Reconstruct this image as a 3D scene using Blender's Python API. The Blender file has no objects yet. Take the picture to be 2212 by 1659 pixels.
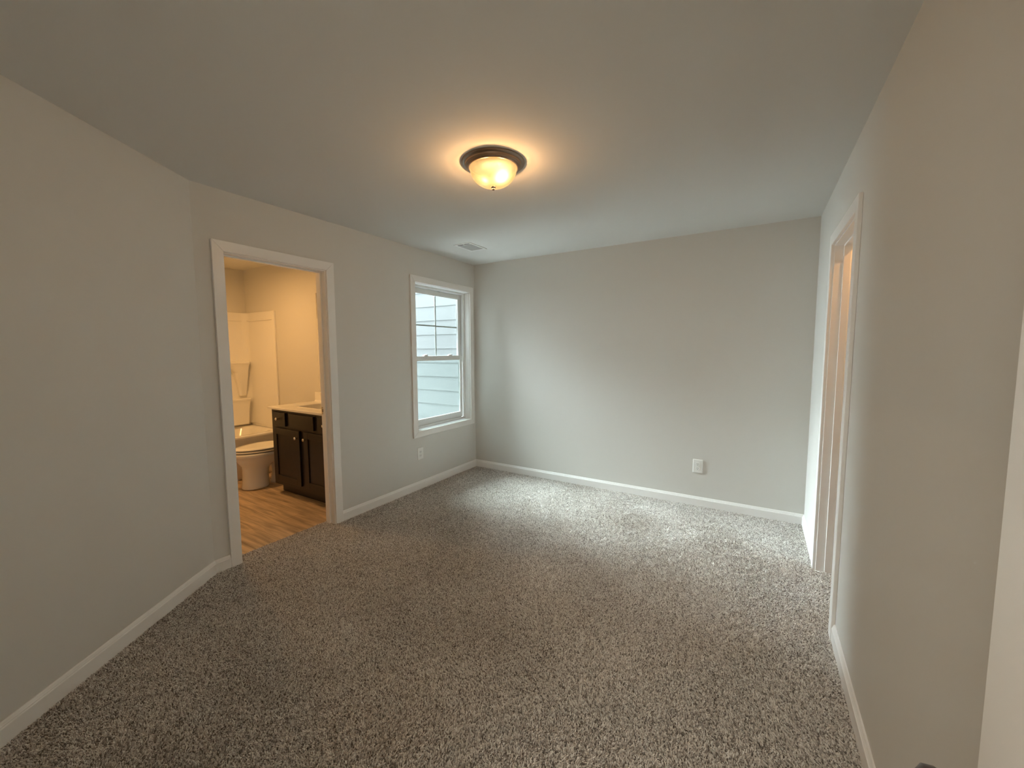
import bpy, bmesh, math, random
from mathutils import Vector, Matrix
random.seed(7)
PI = math.pi
sc = bpy.context.scene
COL = sc.collection

# ------------------------------------------------------------------ camera
H = 2.44
W = 3.308
CAM = Vector((2.931, -3.942, 1.4209))
FWD = Vector((-0.51886458, 0.85086561, -0.08250611))
RGT = Vector((0.85393755, 0.52036099, -0.00388669))
UPV = Vector((-0.0396259, 0.07247173, 0.99658298))
cd = bpy.data.cameras.new('camera')
cam = bpy.data.objects.new('camera', cd)
COL.objects.link(cam)
m = Matrix((RGT, UPV, -FWD)).transposed().to_4x4()
m.translation = CAM
cam.matrix_world = m
cd.sensor_fit = 'HORIZONTAL'
cd.sensor_width = 36.0
cd.lens = 867.3 / 2212.0 * 36.0
cd.clip_start = 0.02
cd.clip_end = 200
sc.camera = cam

# ------------------------------------------------------------------ world, lights, exposure
sc.view_settings.view_transform = 'Standard'
sc.view_settings.look = 'None'
sc.view_settings.exposure = 0.76
sc.view_settings.gamma = 1.0
sc.view_settings.use_curve_mapping = False
sc.cycles.caustics_reflective = False
sc.cycles.caustics_refractive = False
sc.cycles.sample_clamp_indirect = 6.0
sc.cycles.max_bounces = 20
sc.cycles.diffuse_bounces = 12
sc.cycles.transparent_max_bounces = 16
SKY = 5.6
world = bpy.data.worlds.new('world')
sc.world = world
world.use_nodes = True
nt = world.node_tree
nt.nodes.clear()
wo = nt.nodes.new('ShaderNodeOutputWorld')
bg = nt.nodes.new('ShaderNodeBackground')
tc = nt.nodes.new('ShaderNodeTexCoord')
sx = nt.nodes.new('ShaderNodeSeparateXYZ')
rp = nt.nodes.new('ShaderNodeValToRGB')
nt.links.new(tc.outputs['Generated'], sx.inputs[0])
nt.links.new(sx.outputs['Z'], rp.inputs[0])
rp.color_ramp.elements[0].position = 0.0
rp.color_ramp.elements[0].color = (0.95, 0.98, 1.0, 1)
rp.color_ramp.elements[1].position = 0.8
rp.color_ramp.elements[1].color = (0.74, 0.89, 1.0, 1)
nt.links.new(rp.outputs[0], bg.inputs[0])
bg.inputs[1].default_value = SKY
nt.links.new(bg.outputs[0], wo.inputs[0])


def light(name, kind, loc, energy, color, size=0.1, rot=None, **kw):
    d = bpy.data.lights.new(name, kind)
    d.energy = energy
    d.color = color
    if kind == 'POINT':
        d.shadow_soft_size = size
    if kind == 'SUN':
        d.angle = size
    o = bpy.data.objects.new(name, d)
    COL.objects.link(o)
    o.location = loc
    if rot is not None:
        o.rotation_euler = rot
    for k, v in kw.items():
        setattr(d, k, v)
    return o


# soft hazy daylight coming down the slot between the two wings, along +X
sd = Vector((0.80, -0.11, -0.56)).normalized()
sun = light('hazy_sun', 'SUN', (-6, -1, 5), 24.0, (0.88, 0.95, 1.0), math.radians(44))
sun.rotation_euler = sd.to_track_quat('-Z', 'Y').to_euler()
hd = Vector((0.95, -0.24, -0.22)).normalized()
glow = light('horizon_sky', 'SUN', (-7, -1, 3), 18.5, (0.88, 0.95, 1.0), math.radians(66))
glow.rotation_euler = hd.to_track_quat('-Z', 'Y').to_euler()
WARM = (1.0, 0.53, 0.18)
bath = light('bathroom_bulbs', 'AREA', (-1.45, -2.25, 2.365), 11.0, WARM, shape='DISK')
bath.data.size = 0.18
light('closet_bulb', 'POINT', (3.71, -1.02, 2.37), 6.5, (1.0, .50, .18), 0.012)
light('hall_fill', 'POINT', (2.6, -4.95, 2.1), 31.0, (1.0, 0.93, 0.82), 0.25)  # unseen fill light added behind the camera to lift the near walls

# ------------------------------------------------------------------ materials


def mat(name, color, rough=0.6, metal=0.0, **kw):
    mm = bpy.data.materials.new(name)
    mm.use_nodes = True
    b = mm.node_tree.nodes['Principled BSDF']
    b.inputs['Base Color'].default_value = (*color, 1)
    b.inputs['Roughness'].default_value = rough
    b.inputs['Metallic'].default_value = metal
    for k, v in kw.items():
        b.inputs[k].default_value = v
    return mm


def nodes(mm):
    return mm.node_tree, mm.node_tree.nodes['Principled BSDF']


def add(nt, t, **kw):
    n = nt.nodes.new(t)
    for k, v in kw.items():
        setattr(n, k, v)
    return n


def noise_bump(mm, scale, strength, dist=0.001, detail=4.0):
    nt, b = nodes(mm)
    tcn = add(nt, 'ShaderNodeTexCoord')
    nz = add(nt, 'ShaderNodeTexNoise')
    nz.inputs['Scale'].default_value = scale
    nz.inputs['Detail'].default_value = detail
    bp = add(nt, 'ShaderNodeBump')
    bp.inputs['Strength'].default_value = strength
    bp.inputs['Distance'].default_value = dist
    nt.links.new(tcn.outputs['Object'], nz.inputs['Vector'])
    nt.links.new(nz.outputs['Fac'], bp.inputs['Height'])
    nt.links.new(bp.outputs['Normal'], b.inputs['Normal'])
    return nz


def vary(mm, c1, c2, scale, detail=3.0, lo=0.35, hi=0.65):
    nt, b = nodes(mm)
    tcn = add(nt, 'ShaderNodeTexCoord')
    nz = add(nt, 'ShaderNodeTexNoise')
    nz.inputs['Scale'].default_value = scale
    nz.inputs['Detail'].default_value = detail
    r = add(nt, 'ShaderNodeValToRGB')
    r.color_ramp.elements[0].position = lo
    r.color_ramp.elements[0].color = (*c1, 1)
    r.color_ramp.elements[1].position = hi
    r.color_ramp.elements[1].color = (*c2, 1)
    nt.links.new(tcn.outputs['Object'], nz.inputs['Vector'])
    nt.links.new(nz.outputs['Fac'], r.inputs[0])
    nt.links.new(r.outputs[0], b.inputs['Base Color'])


M = {}
M['wall'] = mat('greige_wall_paint', (0.665, 0.655, 0.625), 0.62)
noise_bump(M['wall'], 240, 0.10, 0.0006, 2)
M['ceiling'] = mat('flat_ceiling_paint', (0.70, 0.695, 0.675), 0.9)
noise_bump(M['ceiling'], 160, 0.12, 0.0008, 2)
M['trim'] = mat('white_semigloss_trim', (0.86, 0.855, 0.84), 0.34)
noise_bump(M['trim'], 60, 0.03, 0.0004, 2)
M['vinyl'] = mat('white_window_vinyl', (0.76, 0.78, 0.775), 0.38)
noise_bump(M['vinyl'], 80, 0.02, 0.0003, 2)
M['plate'] = mat('white_outlet_plastic', (0.80, 0.80, 0.78), 0.3)
noise_bump(M['plate'], 100, 0.01, 0.0002, 2)
M['slot'] = mat('dark_slot', (0.03, 0.03, 0.03), 0.7)
noise_bump(M['slot'], 100, 0.02, 0.0002, 2)
M['grid'] = mat('window_grid_bar', (0.50, 0.54, 0.52), 0.4)  # the grey carries the backlit shade of the grid bars
noise_bump(M['grid'], 80, 0.01, 0.0002, 2)
M['bronze'] = mat('brushed_bronze', (0.30, 0.22, 0.16), 0.30, 0.9)
noise_bump(M['bronze'], 300, 0.03, 0.0003, 2)
M['nickel'] = mat('satin_nickel', (0.68, 0.65, 0.60), 0.22, 1.0)
noise_bump(M['nickel'], 200, 0.02, 0.0003, 2)
M['knob'] = mat('dark_bronze_knob', (0.10, 0.075, 0.065), 0.34, 0.8)
noise_bump(M['knob'], 200, 0.02, 0.0003, 2)
M['espresso'] = mat('espresso_stained_wood', (0.020, 0.011, 0.0075), 0.38)
vary(M['espresso'], (0.007, 0.0036, 0.0022), (0.014, 0.0075, 0.0045), 22, 5)
M['porcelain'] = mat('white_porcelain', (0.80, 0.79, 0.76), 0.08)
noise_bump(M['porcelain'], 20, 0.01, 0.0005, 2)
M['acrylic'] = mat('white_fibreglass', (0.82, 0.81, 0.78), 0.16)
noise_bump(M['acrylic'], 26, 0.03, 0.0008, 2)
M['marble'] = mat('cultured_marble_white', (0.80, 0.79, 0.75), 0.14)
vary(M['marble'], (0.77, 0.76, 0.72), (0.83, 0.82, 0.79), 9, 4)
M['mirror'] = mat('mirror_silver', (0.9, 0.9, 0.9), 0.01, 1.0)
noise_bump(M['mirror'], 3, 0.0, 0.0001, 1)
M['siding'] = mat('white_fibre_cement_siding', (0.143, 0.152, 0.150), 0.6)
M['low_bounce'] = mat('grey_low_bounce_cladding', (0.20, 0.20, 0.19), 0.8)  # unseen face, greyed to send less bounced light onto the siding opposite
noise_bump(M['low_bounce'], 50, 0.2, 0.002, 3)
M['ground'] = mat('pale_bounce_ground', (0.16, 0.15, 0.12), 0.95)
vary(M['ground'], (0.68, 0.68, 0.66), (0.78, 0.77, 0.75), 6, 6)  # unseen ground made this pale to bounce daylight up to the ceiling
M['grille'] = mat('register_louvre_paint', (0.50, 0.50, 0.49), 0.5)
noise_bump(M['grille'], 90, 0.02, 0.0003, 2)
M['paper'] = mat('shade_white_glass', (0.85, 0.8, 0.7), 0.4)
noise_bump(M['paper'], 60, 0.02, 0.0003, 2)


def siding_grain():
    nt, b = nodes(M['siding'])
    tcn = add(nt, 'ShaderNodeTexCoord')
    mp = add(nt, 'ShaderNodeMapping')
    mp.inputs['Scale'].default_value = (5, 5, 75)
    nz = add(nt, 'ShaderNodeTexNoise')
    nz.inputs['Scale'].default_value = 1.6
    nz.inputs['Detail'].default_value = 6
    nz.inputs['Distortion'].default_value = 1.2
    bp = add(nt, 'ShaderNodeBump')
    bp.inputs['Strength'].default_value = 0.25
    bp.inputs['Distance'].default_value = 0.004
    nt.links.new(tcn.outputs['Object'], mp.inputs[0])
    nt.links.new(mp.outputs[0], nz.inputs['Vector'])
    nt.links.new(nz.outputs['Fac'], bp.inputs['Height'])
    nt.links.new(bp.outputs['Normal'], b.inputs['Normal'])


siding_grain()


def carpet():
    mm = mat('speckled_cut_pile_carpet', (0.25, 0.22, 0.19), 0.95)
    nt, b = nodes(mm)
    b.inputs['Specular IOR Level'].default_value = 0.05
    b.inputs['Sheen Weight'].default_value = 0.35
    b.inputs['Sheen Roughness'].default_value = 0.5
    tcn = add(nt, 'ShaderNodeTexCoord')
    wob = add(nt, 'ShaderNodeTexNoise')
    wob.inputs['Scale'].default_value = 55
    wob.inputs['Detail'].default_value = 2
    vm = add(nt, 'ShaderNodeVectorMath', operation='SCALE')
    vm.inputs['Scale'].default_value = 0.012
    va = add(nt, 'ShaderNodeVectorMath', operation='ADD')
    nt.links.new(tcn.outputs['Object'], wob.inputs['Vector'])
    nt.links.new(wob.outputs['Color'], vm.inputs[0])
    nt.links.new(tcn.outputs['Object'], va.inputs[0])
    nt.links.new(vm.outputs[0], va.inputs[1])
    vo = add(nt, 'ShaderNodeTexVoronoi')
    vo.inputs['Scale'].default_value = 165
    nt.links.new(va.outputs[0], vo.inputs['Vector'])
    # per tuft colour
    bw = add(nt, 'ShaderNodeSeparateColor')
    nt.links.new(vo.outputs['Color'], bw.inputs[0])
    r = add(nt, 'ShaderNodeValToRGB')
    cr = r.color_ramp
    cr.elements[0].position = 0.0
    cr.elements[0].color = (0.105, 0.088, 0.073, 1)
    cr.elements[1].position = 1.0
    cr.elements[1].color = (0.70, 0.66, 0.61, 1)
    e = cr.elements.new(0.25)
    e.color = (0.245, 0.215, 0.19, 1)
    e = cr.elements.new(0.6)
    e.color = (0.43, 0.395, 0.36, 1)
    nt.links.new(bw.outputs[0], r.inputs[0])
    # fine fibre noise
    fn = add(nt, 'ShaderNodeTexNoise')
    fn.inputs['Scale'].default_value = 420
    fn.inputs['Detail'].default_value = 3
    nt.links.new(tcn.outputs['Object'], fn.inputs['Vector'])
    # crevice darkening between tufts is real pile depth: bump below; large soft pile-direction patches
    big = add(nt, 'ShaderNodeTexNoise')
    big.inputs['Scale'].default_value = 2.6
    big.inputs['Detail'].default_value = 4
    big.inputs['Roughness'].default_value = 0.65
    mp = add(nt, 'ShaderNodeMapping')
    mp.inputs['Rotation'].default_value = (0, 0, 0.6)
    mp.inputs['Scale'].default_value = (1.0, 0.45, 1)
    nt.links.new(tcn.outputs['Object'], mp.inputs[0])
    nt.links.new(mp.outputs[0], big.inputs['Vector'])
    br = add(nt, 'ShaderNodeMapRange')
    br.inputs['From Min'].default_value = 0.3
    br.inputs['From Max'].default_value = 0.7
    br.inputs['To Min'].default_value = 0.84
    br.inputs['To Max'].default_value = 1.14
    nt.links.new(big.outputs['Fac'], br.inputs['Value'])
    fr = add(nt, 'ShaderNodeMapRange')
    fr.inputs['From Min'].default_value = 0.3
    fr.inputs['From Max'].default_value = 0.7
    fr.inputs['To Min'].default_value = 0.72
    fr.inputs['To Max'].default_value = 1.28
    nt.links.new(fn.outputs['Fac'], fr.inputs['Value'])
    mu = add(nt, 'ShaderNodeMath', operation='MULTIPLY')
    nt.links.new(br.outputs[0], mu.inputs[0])
    nt.links.new(fr.outputs[0], mu.inputs[1])
    sm = add(nt, 'ShaderNodeVectorMath', operation='SCALE')
    nt.links.new(r.outputs[0], sm.inputs[0])
    nt.links.new(mu.outputs[0], sm.inputs['Scale'])
    nt.links.new(sm.outputs[0], b.inputs['Base Color'])
    # bump: tuft domes + fibres + clumps
    cl = add(nt, 'ShaderNodeTexNoise')
    cl.inputs['Scale'].default_value = 60
    cl.inputs['Detail'].default_value = 3
    nt.links.new(tcn.outputs['Object'], cl.inputs['Vector'])
    a1 = add(nt, 'ShaderNodeMath', operation='MULTIPLY_ADD')
    a1.inputs[1].default_value = -0.9
    nt.links.new(vo.outputs['Distance'], a1.inputs[0])
    nt.links.new(fn.outputs['Fac'], a1.inputs[2])
    a2 = add(nt, 'ShaderNodeMath', operation='MULTIPLY_ADD')
    a2.inputs[1].default_value = 1.6
    nt.links.new(cl.outputs['Fac'], a2.inputs[0])
    nt.links.new(a1.outputs[0], a2.inputs[2])
    bp = add(nt, 'ShaderNodeBump')
    bp.inputs['Strength'].default_value = 0.9
    bp.inputs['Distance'].default_value = 0.006
    nt.links.new(a2.outputs[0], bp.inputs['Height'])
    nt.links.new(bp.outputs['Normal'], b.inputs['Normal'])
    return mm


M['carpet'] = carpet()


def planks():
    mm = mat('oak_vinyl_plank', (0.3, 0.2, 0.1), 0.42)
    nt, b = nodes(mm)
    tcn = add(nt, 'ShaderNodeTexCoord')
    br = add(nt, 'ShaderNodeTexBrick')
    br.offset = 0.37
    br.inputs['Scale'].default_value = 1.0
    br.inputs['Brick Width'].default_value = 1.22
    br.inputs['Row Height'].default_value = 0.18
    br.inputs['Mortar Size'].default_value = 0.0012
    br.inputs['Color1'].default_value = (0.56, 0.43, 0.30, 1)
    br.inputs['Color2'].default_value = (0.47, 0.35, 0.235, 1)
    br.inputs['Mortar'].default_value = (0.20, 0.13, 0.08, 1)
    nt.links.new(tcn.outputs['Object'], br.inputs['Vector'])
    mp = add(nt, 'ShaderNodeMapping')
    mp.inputs['Scale'].default_value = (1.3, 14, 1)
    nt.links.new(tcn.outputs['Object'], mp.inputs[0])
    nz = add(nt, 'ShaderNodeTexNoise')
    nz.inputs['Scale'].default_value = 2.2
    nz.inputs['Detail'].default_value = 7
    nz.inputs['Distortion'].default_value = 0.6
    nt.links.new(mp.outputs[0], nz.inputs['Vector'])
    rm = add(nt, 'ShaderNodeMapRange')
    rm.inputs['From Min'].default_value = 0.3
    rm.inputs['From Max'].default_value = 0.7
    rm.inputs['To Min'].default_value = 0.55
    rm.inputs['To Max'].default_value = 1.35
    nt.links.new(nz.outputs['Fac'], rm.inputs['Value'])
    sm = add(nt, 'ShaderNodeVectorMath', operation='SCALE')
    nt.links.new(br.outputs['Color'], sm.inputs[0])
    nt.links.new(rm.outputs[0], sm.inputs['Scale'])
    nt.links.new(sm.outputs[0], b.inputs['Base Color'])
    return mm


M['planks'] = planks()


def yarn():
    mm = mat('carpet_yarn', (0.3, 0.27, 0.24), 0.9)
    nt, b = nodes(mm)
    b.inputs['Specular IOR Level'].default_value = 0.1
    hi = add(nt, 'ShaderNodeHairInfo')
    r = add(nt, 'ShaderNodeValToRGB')
    cr = r.color_ramp
    cr.elements[0].position = 0.0
    cr.elements[0].color = (0.17, 0.148, 0.128, 1)  # dark yarn flecks, deepened further to put crevice shade into the colour
    cr.elements[1].position = 1.0
    cr.elements[1].color = (0.95, 0.94, 0.91, 1)
    e = cr.elements.new(0.33)
    e.color = (0.60, 0.56, 0.515, 1)
    e = cr.elements.new(0.75)
    e.color = (0.82, 0.785, 0.74, 1)
    nt.links.new(hi.outputs['Random'], r.inputs[0])
    nt.links.new(r.outputs[0], b.inputs['Base Color'])
    return mm


M['yarn'] = yarn()


def thin_glass(name, tint):
    mm = bpy.data.materials.new(name)
    mm.use_nodes = True
    nt = mm.node_tree
    nt.nodes.clear()
    out = add(nt, 'ShaderNodeOutputMaterial')
    mix = add(nt, 'ShaderNodeMixShader')
    tr = add(nt, 'ShaderNodeBsdfTransparent')
    gl = add(nt, 'ShaderNodeBsdfGlossy')
    lw = add(nt, 'ShaderNodeLayerWeight')
    lw.inputs['Blend'].default_value = 0.5
    pw = add(nt, 'ShaderNodeMath', operation='POWER')
    pw.inputs[1].default_value = 4.0
    fr = add(nt, 'ShaderNodeMath', operation='MULTIPLY_ADD')
    fr.inputs[1].default_value = 0.45
    fr.inputs[2].default_value = 0.03
    nt.links.new(lw.outputs['Facing'], pw.inputs[0])
    nt.links.new(pw.outputs[0], fr.inputs[0])
    tr.inputs['Color'].default_value = (*tint, 1)
    gl.inputs['Roughness'].default_value = 0.02
    nt.links.new(fr.outputs[0], mix.inputs[0])
    nt.links.new(tr.outputs[0], mix.inputs[1])
    nt.links.new(gl.outputs[0], mix.inputs[2])
    nt.links.new(mix.outputs[0], out.inputs['Surface'])
    return mm


M['glass'] = thin_glass('clear_window_glass', (0.95, 0.985, 0.98))
M['glass_screen'] = thin_glass('screened_window_glass', (0.90, 0.965, 0.95))

LAMP = Vector((1.663, -2.050, H))


def dome_mat():
    mm = mat('lit_alabaster_glass', (0.02, 0.016, 0.01), 0.25)
    nt, b = nodes(mm)
    tcn = add(nt, 'ShaderNodeTexCoord')
    total = None
    for (p, s, amp) in (((0.079, -0.036, -0.105), 0.030, 7.0), ((-0.006, -0.070, -0.115), 0.017, 2.2), ((0.075, -0.030, -0.085), 0.055, 1.0), ((-0.015, -0.070, -0.105), 0.045, 0.7)):
        sub = add(nt, 'ShaderNodeVectorMath', operation='DISTANCE')
        sub.inputs[1].default_value = p
        nt.links.new(tcn.outputs['Object'], sub.inputs[0])
        sq = add(nt, 'ShaderNodeMath', operation='POWER')
        sq.inputs[1].default_value = 2
        nt.links.new(sub.outputs['Value'], sq.inputs[0])
        ml = add(nt, 'ShaderNodeMath', operation='MULTIPLY')
        ml.inputs[1].default_value = -1 / (s * s)
        nt.links.new(sq.outputs[0], ml.inputs[0])
        ex = add(nt, 'ShaderNodeMath', operation='EXPONENT')
        nt.links.new(ml.outputs[0], ex.inputs[0])
        am = add(nt, 'ShaderNodeMath', operation='MULTIPLY')
        am.inputs[1].default_value = amp
        nt.links.new(ex.outputs[0], am.inputs[0])
        if total is None:
            total = am
        else:
            ad = add(nt, 'ShaderNodeMath', operation='ADD')
            nt.links.new(total.outputs[0], ad.inputs[0])
            nt.links.new(am.outputs[0], ad.inputs[1])
            total = ad
    nz = add(nt, 'ShaderNodeTexNoise')
    nz.inputs['Scale'].default_value = 16
    nz.inputs['Distortion'].default_value = 1.5
    nt.links.new(tcn.outputs['Object'], nz.inputs['Vector'])
    base = add(nt, 'ShaderNodeMath', operation='MULTIPLY_ADD')
    base.inputs[1].default_value = 0.26
    base.inputs[2].default_value = 0.38
    nt.links.new(nz.outputs['Fac'], base.inputs[0])
    fin = add(nt, 'ShaderNodeMath', operation='ADD')
    nt.links.new(base.outputs[0], fin.inputs[0])
    nt.links.new(total.outputs[0], fin.inputs[1])
    b.inputs['Emission Color'].default_value = (1.0, 0.57, 0.19, 1)
    nt.links.new(fin.outputs[0], b.inputs['Emission Strength'])
    # the frosted bowl lets part of the bulbs' light straight through
    tr = add(nt, 'ShaderNodeBsdfTransparent')
    tr.inputs['Color'].default_value = (1.0, 0.86, 0.66, 1)
    mx = add(nt, 'ShaderNodeMixShader')
    mx.inputs[0].default_value = 0.88
    out = [n for n in nt.nodes if n.type == 'OUTPUT_MATERIAL'][0]
    nt.links.new(tr.outputs[0], mx.inputs[1])
    nt.links.new(b.outputs[0], mx.inputs[2])
    nt.links.new(mx.outputs[0], out.inputs['Surface'])
    return mm


M['dome'] = dome_mat()
M['bulbglass'] = mat('lit_bulb_glass', (0.9, 0.8, 0.6), 0.4)
nodes(M['bulbglass'])[1].inputs['Emission Color'].default_value = (1, 0.6, 0.25, 1)
nodes(M['bulbglass'])[1].inputs['Emission Strength'].default_value = 3.0

# ------------------------------------------------------------------ mesh helpers


class MB:
    def __init__(self):
        self.v = []
        self.f = []
        self.sm = []

    def face(self, pts, smooth=False):
        i = len(self.v)
        self.v += [Vector(p) for p in pts]
        self.f.append(list(range(i, i + len(pts))))
        self.sm.append(smooth)

    def box(self, a, b):
        x0, x1 = sorted((a[0], b[0]))
        y0, y1 = sorted((a[1], b[1]))
        z0, z1 = sorted((a[2], b[2]))
        self.hexa([(x0, y0, z0), (x1, y0, z0), (x1, y1, z0), (x0, y1, z0), (x0, y0, z1), (x1, y0, z1), (x1, y1, z1), (x0, y1, z1)])
        return self

    def hexa(self, p):
        i = len(self.v)
        self.v += [Vector(q) for q in p]
        for q in ((3, 2, 1, 0), (4, 5, 6, 7), (0, 1, 5, 4), (1, 2, 6, 5), (2, 3, 7, 6), (3, 0, 4, 7)):
            self.f.append([i + k for k in q])
            self.sm.append(False)
        return self

    def loft(self, loops, cap0=True, cap1=True, smooth=True):
        n = len(loops[0])
        base = len(self.v)
        for lp in loops:
            self.v += [Vector(p) for p in lp]
        for k in range(len(loops) - 1):
            for j in range(n):
                a = base + k * n + j
                b = base + k * n + (j + 1) % n
                self.f.append([a, b, b + n, a + n])
                self.sm.append(smooth)
        if cap0:
            self.f.append([base + j for j in reversed(range(n))])
            self.sm.append(False)
        if cap1:
            self.f.append([base + (len(loops) - 1) * n + j for j in range(n)])
            self.sm.append(False)
        return self

    def lathe(self, prof, c, axis='Z', n=48, smooth=True):
        """prof: (radius, height) pairs"""
        loops = []
        for r, h in prof:
            lp = []
            for j in range(n):
                a = 2 * PI * j / n
                u, w = max(r, 1e-4) * math.cos(a), max(r, 1e-4) * math.sin(a)
                if axis == 'Z':
                    lp.append((c[0] + u, c[1] + w, c[2] + h))
                elif axis == 'Y':
                    lp.append((c[0] + w, c[1] + h, c[2] + u))
                else:
                    lp.append((c[0] + h, c[1] + u, c[2] + w))
            loops.append(lp)
        self.loft(loops, smooth=smooth)
        return self

    def extrude(self, prof, p0, p1, out, cut0=0.0, cut1=0.0):
        """prof: (offset along out, z) polygon; swept p0 -> p1; cut = tan of the mitre added per offset"""
        p0, p1, out = Vector(p0), Vector(p1), Vector(out)
        d = (p1 - p0).normalized()
        l0 = [p0 + out * o + Vector((0, 0, z)) + d * (cut0 * o) for o, z in prof]
        l1 = [p1 + out * o + Vector((0, 0, z)) - d * (cut1 * o) for o, z in prof]
        self.loft([l0, l1], smooth=False)
        return self

    def build(self, name, material, parent=None, bevel=0.0, origin=None, seg=2, angle=35, sub=0):
        me = bpy.data.meshes.new(name)
        org = Vector((0, 0, 0))
        if parent is not None:
            org = Vector(parent.get('_org', (0, 0, 0)))
        elif origin is not None:
            org = Vector(origin)
        me.from_pydata([tuple(p - org) for p in self.v], [], self.f)
        for p, s in zip(me.polygons, self.sm):
            p.use_smooth = s
        bm = bmesh.new()
        bm.from_mesh(me)
        bmesh.ops.remove_doubles(bm, verts=bm.verts, dist=1e-5)
        bmesh.ops.recalc_face_normals(bm, faces=bm.faces)
        bm.to_mesh(me)
        bm.free()
        me.materials.append(material)
        o = bpy.data.objects.new(name, me)
        COL.objects.link(o)
        if parent is not None:
            o.parent = parent
            ORG[o.name] = org
        else:
            o.location = org
            ORG[o.name] = org
        o['_org'] = tuple(org)
        if bevel:
            md = o.modifiers.new('bevel', 'BEVEL')
            md.width = bevel
            md.segments = seg
            md.limit_method = 'ANGLE'
            md.angle_limit = math.radians(angle)
            md.harden_normals = False
        if sub:
            md = o.modifiers.new('sub', 'SUBSURF')
            md.levels = sub
            md.render_levels = sub
        return o


ORG = {}


def thing(name, loc, label, cat, group=None, kind=None):
    o = bpy.data.objects.new(name, None)
    o.empty_display_size = 0.1
    COL.objects.link(o)
    o.location = loc
    o['_org'] = tuple(loc)
    return tag(o, label, cat, group, kind)


def tag(o, label, cat, group=None, kind=None):
    o['label'] = label
    o['category'] = cat
    if group:
        o['group'] = group
    if kind:
        o['kind'] = kind
    return o


def struct(mb, name, material, label, cat, bevel=0.0):
    return tag(mb.build(name, material, bevel=bevel), label, cat, kind='structure')


def rloop(cx, cy, hx, hy, r, z, n=6):
    """rounded rectangle loop"""
    r = min(r, hx - 1e-4, hy - 1e-4)
    pts = []
    for (sx_, sy_, a0) in ((1, 1, 0), (-1, 1, PI / 2), (-1, -1, PI), (1, -1, 1.5 * PI)):
        for k in range(n + 1):
            a = a0 + PI / 2 * k / n
            pts.append((cx + sx_ * (hx - r) + r * math.cos(a), cy + sy_ * (hy - r) + r * math.sin(a), z))
    return pts


# ------------------------------------------------------------------ room shell
DC = 2.823             # near end of the left wall
ANG = 0.5972
AD = Vector((math.sin(ANG), -math.cos(ANG), 0))     # along the angled wall towards the camera
AN = Vector((math.cos(ANG), math.sin(ANG), 0))      # its normal into the room
A0 = Vector((0, -DC, 0))
YF = -4.05
A1 = A0 + AD * ((-YF - DC) / math.cos(ANG))
BX, BY0, BY1 = -2.64, -1.30, -2.85                   # bathroom
T = 0.115


def wall_with_holes(t0, t1, u0, u1, z0, z1, holes, axis):
    """axis 'X': wall of constant X (t0..t1), u is Y; axis 'Y': constant Y, u is X"""
    mb = MB()
    br = sorted({u0, u1, *[h[0] for h in holes], *[h[1] for h in holes]})
    for a, b in zip(br[:-1], br[1:]):
        cuts = sorted([(h[2], h[3]) for h in holes if h[0] <= a + 1e-6 and h[1] >= b - 1e-6])
        z = z0
        for c0, c1 in cuts + [(z1, z1)]:
            if c0 > z + 1e-6:
                if axis == 'X':
                    mb.box((t0, a, z), (t1, b, c0))
                else:
                    mb.box((a, t0, z), (b, t1, c0))
            z = c1
    return mb


# doorway and window dimensions
D1 = (-2.661, -1.961, 2.050)          # bathroom jamb faces, head
D2 = (-1.469, -0.785, 2.050)          # closet
D3 = (2.430, 3.192, 2.050)            # entry (X)
WN = (-0.988, -0.108, 0.610, 2.100)   # window jamb faces

mb = wall_with_holes(-T, 0, -2.97, 0.0, 0, H, [(D1[0] - .02, D1[1] + .02, 0, D1[2] + .02), (WN[0] - .015, WN[1] + .015, WN[2] - .015, WN[3] + .015)], 'X')
struct(mb, 'wall_left', M['wall'], 'greige left wall with the bathroom doorway and the window', 'wall')
struct(MB().box((-T, 0, 0), (W + T, .12, H)), 'wall_back', M['wall'], 'plain greige back wall facing the camera', 'wall')
mb = wall_with_holes(W, W + T, YF - .12, 0.0, 0, H, [(D2[0] - .02, D2[1] + .02, 0, D2[2] + .02)], 'X')
struct(mb, 'wall_right', M['wall'], 'greige right wall with the closet doorway', 'wall')
mb = MB()
q0, q1 = A0, A1 + AD * .1
b0, b1 = q0 - AN * .1, q1 - AN * .1
mb.hexa([q0, q1, b1, b0] + [p + Vector((0, 0, H)) for p in (q0, q1, b1, b0)])
struct(mb, 'wall_angled', M['wall'], 'bare greige angled wall at the left edge of the picture', 'wall')
mb = wall_with_holes(YF - .12, YF, .7, W, 0, H, [(D3[0] - .02, D3[1] + .02, 0, D3[2] + .02)], 'Y')
struct(mb, 'wall_front', M['wall'], 'greige wall around the entry doorway behind the camera', 'wall')
# bathroom walls
struct(MB().box((BX - .12, BY0, 0), (-T, BY0 + .12, H)), 'wall_bathroom_side', M['wall'], 'bathroom wall behind the vanity and toilet', 'wall')
struct(MB().box((BX - .12, BY1 - .12, 0), (BX, BY0, H)), 'wall_bathroom_end', M['wall'], 'far bathroom wall above the tub surround', 'wall')
struct(MB().box((BX, BY1 - .12, 0), (-T, BY1, H)), 'wall_bathroom_near', M['wall'], 'bathroom wall opposite the vanity', 'wall')
# closet and hall shells
mb = MB().box((4.12, -2.1, 0), (4.2, -.2, H)).box((W + T, -2.1, 0), (4.12, -2.02, H)).box((W + T, -.28, 0), (4.12, -.2, H))
struct(mb, 'wall_closet', M['wall'], 'inner walls of the small lit closet', 'wall')
mb = MB().box((1.75, -5.75, 0), (W + T, -5.65, H)).box((1.65, -5.75, 0), (1.75, YF - .12, H)).box((W, -5.65, 0), (W + .1, YF - .12, H))
struct(mb, 'wall_hall', M['wall'], 'hall walls behind the entry doorway', 'wall')

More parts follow.
